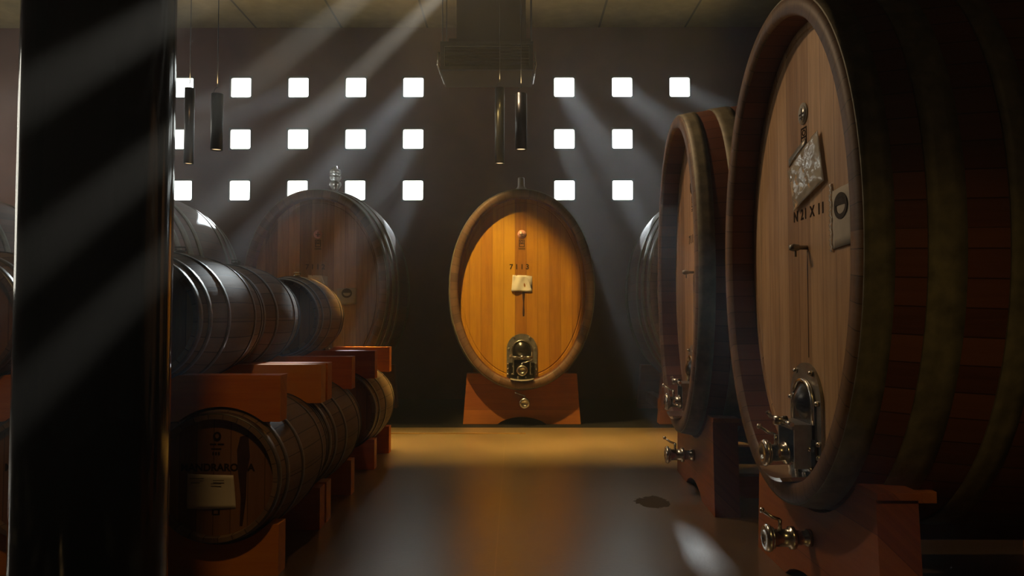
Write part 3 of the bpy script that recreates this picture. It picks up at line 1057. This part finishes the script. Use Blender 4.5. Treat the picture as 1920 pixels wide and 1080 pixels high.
proto = None
def make_barrel(x, y, z, label, group, marks=False, note=False, spin=0.0):
    global proto
    if proto is None:
        t = thing('wine_barrel', (x, y, z), 0, label, 'barrel', group)
        link('staves', barrel_body(), t)
        link('head', barrel_head(), t)
        for a, b in BH:
            link('hoop', barrel_hoop(a, b), t)
        link('bung', barrel_bung(), t)
        proto = t
    else:
        t = copy_tree(proto_clean)
        t.location = (x, y, z)
        t['label'] = label
        t['group'] = group
    return t
UZ, LZ = 1.280, 0.494
rows = [(3.62, 'nearest'), (4.61, 'middle'), (6.12, 'farthest')]
GB = 'wine barrels stacked on timber beams'
specs = [
    (-1.48, 3.62, LZ, 'bottom barrel right of the pillar with stencilled lettering and square note', True, True),
    (-2.355, 3.62, LZ, 'bottom barrel left of the pillar, lettered head cut by photo edge', True, True),
    (-1.885, 3.62, UZ, 'nearest top barrel, its orange head half hidden by the pillar', False, False),
    (-2.775, 3.62, UZ, 'top barrel left of the pillar with reddish head', False, False),
    (-1.48, 4.61, LZ, 'second bottom barrel back along the aisle, only its curved side showing', False, False),
    (-1.95, 4.61, UZ, 'second top barrel along the aisle, between nearest and farthest', False, False),
    (-1.48, 6.12, LZ, 'farthest bottom barrel, dark, beneath the last beam', False, False),
    (-1.97, 6.12, UZ, 'farthest top barrel with black head, before the brown cask', False, False),
]
barrels = []
for i, (x, y, z, lab, marks, note) in enumerate(specs):
    if i == 0:
        b0 = make_barrel(x, y, z, lab, GB)
        proto_clean = b0
    else:
        b0 = copy_tree(proto_clean)
        b0.location = (x, y, z)
        b0['label'] = lab
    barrels.append((b0, marks, note))
for b0, marks, note in barrels:
    if marks:
        print_marks(b0, note)

# timber beams with saddles cut for the barrels
def beam_mesh(x0, x1, z0, z1, above, below, rad):
    """above/below: (centre x, centre z) of barrels lying on it / under it"""
    mb = MB()
    def edge(zl, centres, sgn, xs):
        pts = []
        for x in xs:
            z = zl
            for cx, cz in centres:
                if abs(x - cx) < rad:
                    h = math.sqrt(rad * rad - (x - cx) ** 2)
                    if sgn > 0:
                        z = min(z, cz - h)
                    else:
                        z = max(z, cz + h)
            pts.append((x, z))
        return pts
    n = 200
    xs = [x0 + (x1 - x0) * i / n for i in range(n + 1)]
    top = edge(z1, above, 1, xs)
    bot = edge(z0, below, -1, xs)
    T0 = [mb.V(x, 0, z) for x, z in top]; T1 = [mb.V(x, 0.11, z) for x, z in top]
    B0_ = [mb.V(x, 0, z) for x, z in bot]; B1 = [mb.V(x, 0.11, z) for x, z in bot]
    def q(vs):
        f = mb.face(vs)
        for l in f.loops:
            c = l.vert.co
            l[mb.uv].uv = (c.z + c.y, c.x)
    for i in range(n):
        q([B0_[i], B0_[i + 1], T0[i + 1], T0[i]])
        q([B1[i + 1], B1[i], T1[i], T1[i + 1]])
        q([T0[i], T0[i + 1], T1[i + 1], T1[i]])
        q([B0_[i + 1], B0_[i], B1[i], B1[i + 1]])
    q([B0_[0], T0[0], T1[0], B1[0]]); q([B0_[n], B1[n], T1[n], T0[n]])
    return mb.mesh('support_beam', M['beam'])
LX = [-1.48, -2.355, -3.23]
UX = [-1.89, -2.775, -3.65]
low_me = cached('lb', lambda: beam_mesh(-3.75, -1.18, 0.0, 0.25, [(x, LZ) for x in LX], [], 0.343))
up_me = cached('ub', lambda: beam_mesh(-3.95, -1.18, 0.762, 0.995, [(x, UZ) for x in UX], [(x, LZ) for x in LX], 0.343))
bys = [(3.69, 'nearest'), (4.465, 'second'), (4.62, 'third'), (5.31, 'fourth'), (6.18, 'fifth'), (6.90, 'farthest')]
for y, nm in bys:
    for lvl, me in (('upper', up_me), ('lower', low_me)):
        o = link('support_beam', me, loc=(0, y, 0))
        where = {'nearest': 'in front', 'second': 'behind the nearest barrels', 'third': 'close behind the second one', 'fourth': 'under the rear of the middle barrels',
                 'fifth': 'under the front of the farthest barrels', 'farthest': 'at the far end of the rack'}[nm]
        tag(o, '%s %s red timber beam of the barrel rack, %s' % (nm, lvl, where), 'beam', 'timber beams of the barrel rack')

# ------------------------------------------------------------------ black round pillar
mb = MB()
mb.lathe([(0.2085, 0.0), (0.2085, ZC - 0.002)], Matrix.Rotation(PI / 2, 4, 'X'), 96)
pil = mb.build('pillar', M['pillar'])
pil.location = (-1.262, 2.20, 0)
tag(pil, 'glossy black round steel pillar standing in the left foreground', 'pillar')

# ------------------------------------------------------------------ pendant lamps
def pendant(x, y, z0, z1, label, watts):
    t = thing('pendant_lamp', (x, y, ZC), 0, label, 'lamp', 'black tube pendant lamps')
    h0, h1 = z0 - ZC, z1 - ZC
    R = Matrix.Rotation(PI / 2, 4, 'X')
    mb = MB()
    mb.lathe([(0.042, h0 + 0.012), (0.044, h0), (0.050, h0), (0.050, h1), (0.044, h1), (0.042, h1 - 0.012)], R, 28)
    mb.build('lamp_tube', M['black'], t)
    for nm, hh in (('lens', h0 + 0.010), ('upper_lens', h1 - 0.010)):
        mb = MB()
        mb.lathe([(0, hh), (0.042, hh)], R, 24)
        mb.build(nm, M['lens'], t)
    mb = MB()
    mb.tube([(-0.041, 0, h1 - 0.008), (-0.02, 0, h1 + 0.05), (0, 0, h1 + 0.06)], 0.003, 6)
    mb.tube([(0, 0, h1 + 0.055), (0, 0, -0.03)], 0.004, 6)
    mb.build('cord', M['black'], t)
    mb = MB()
    mb.lathe([(0, -0.03), (0.045, -0.03), (0.045, -0.001), (0, -0.001)], R, 24)
    mb.build('canopy', M['black'], t)
    light('SPOT', 'pendant_light', (x, y, z0 - 0.02), watts, WARM, target=(x, y, 0), spot_size=math.radians(80), spot_blend=0.7, shadow_soft_size=0.04)
    light('SPOT', 'pendant_uplight', (x, y, z1 + 0.09), 3, (1.0, 0.70, 0.30), target=(x, y, ZC + 2), spot_size=math.radians(130), spot_blend=1.0, shadow_soft_size=0.04)
pendant(-3.42, 7.60, 2.88, 3.68, 'slim pendant tube lamp hanging close right of the pillar, long one', 60)
pendant(-2.565, 6.23, 2.715, 3.20, 'shorter pendant tube lamp second from the pillar, left pair', 6)
pendant(-0.157, 7.60, 2.88, 3.68, 'longer pendant tube lamp of the pair under the ceiling unit', 40)
pendant(0.055, 6.23, 2.715, 3.20, 'shorter pendant tube lamp of the pair above the golden cask', 6)

# ------------------------------------------------------------------ ceiling fan coil unit
t = thing('ceiling_unit', (-0.31, 8.0, 4.02), 0, 'dark boxy air unit hung from the ceiling above the golden cask', 'air conditioner')
mb = MB()
# casing open at the front
mb.box(-0.51, 0.51, 0.05, 0.66, 0.0, 0.30, 0.006)
mb.build('casing', M['unit'], t)
mb = MB()
outer = [(-0.515, -0.004), (0.515, -0.004), (0.515, 0.31), (-0.515, 0.31)]
inner = [(-0.47, 0.035), (0.47, 0.035), (0.47, 0.262), (-0.47, 0.262)]
ring_prism(mb, outer, inner, 0.0, 0.05)
mb.box(-0.515, 0.515, -0.004, 0.0, 0.28, 0.288)
mb.build('grille_frame', M['black'], t)
mb = MB()
mb.box(-0.47, 0.47, 0.044, 0.05, 0.035, 0.262)
for i in range(6):
    z = 0.055 + i * 0.036
    mb.box(-0.468, 0.468, 0.012, 0.044, z, z + 0.003)
mb.build('grille', M['duct'], t)
for sx in (-1, 1):
    mb = MB()
    mb.tube([(sx * 0.535, 0.03, 0.20), (sx * 0.545, 0.03, 0.06), (sx * 0.53, 0.30, 0.03), (sx * 0.52, 0.60, 0.03)], 0.014, 10)
    mb.tube([(sx * 0.50, 0.10, 0.10), (sx * 0.56, 0.08, 0.12)], 0.012, 8)
    mb.build('pipe', M['steel'], t)
for sx in (-0.50, 0.50):
    for yy in (0.10, 0.58):
        mb = MB()
        mb.tube([(sx, yy, 0.30), (sx, yy, ZC - 4.02 - 0.001)], 0.006, 8)
        mb.build('hanging_rod', M['black'], t)
mb = MB()
mb.box(-0.36, 0.44, 0.30, 0.72, 0.305, ZC - 4.02 - 0.001, 0.004)
mb.box(-0.44, 0.50, 0.20, 0.76, 0.303, 0.42, 0.004)
mb.build('duct', M['duct'], t)

# ------------------------------------------------------------------ dusty air that shows the light shafts
def m_haze():
    m = bpy.data.materials.new('dusty_air')
    m.use_nodes = True
    nt = m.node_tree
    nt.nodes.clear()
    out = nt.nodes.new('ShaderNodeOutputMaterial')
    v = nt.nodes.new('ShaderNodeVolumeScatter')
    v.inputs['Color'].default_value = (0.98, 0.98, 0.96, 1)
    v.inputs['Density'].default_value = 0.011
    v.inputs['Anisotropy'].default_value = 0.66
    nt.links.new(v.outputs[0], out.inputs['Volume'])
    return m
mb = MB()
mb.box(XL + 0.002, XR - 0.002, YB + 0.002, WY - 0.002, 0.002, ZC - 0.002)
hz = mb.build('dusty_air', m_haze())
tag(hz, 'thin dusty air filling the cellar and showing the light shafts', 'haze', kind='stuff')
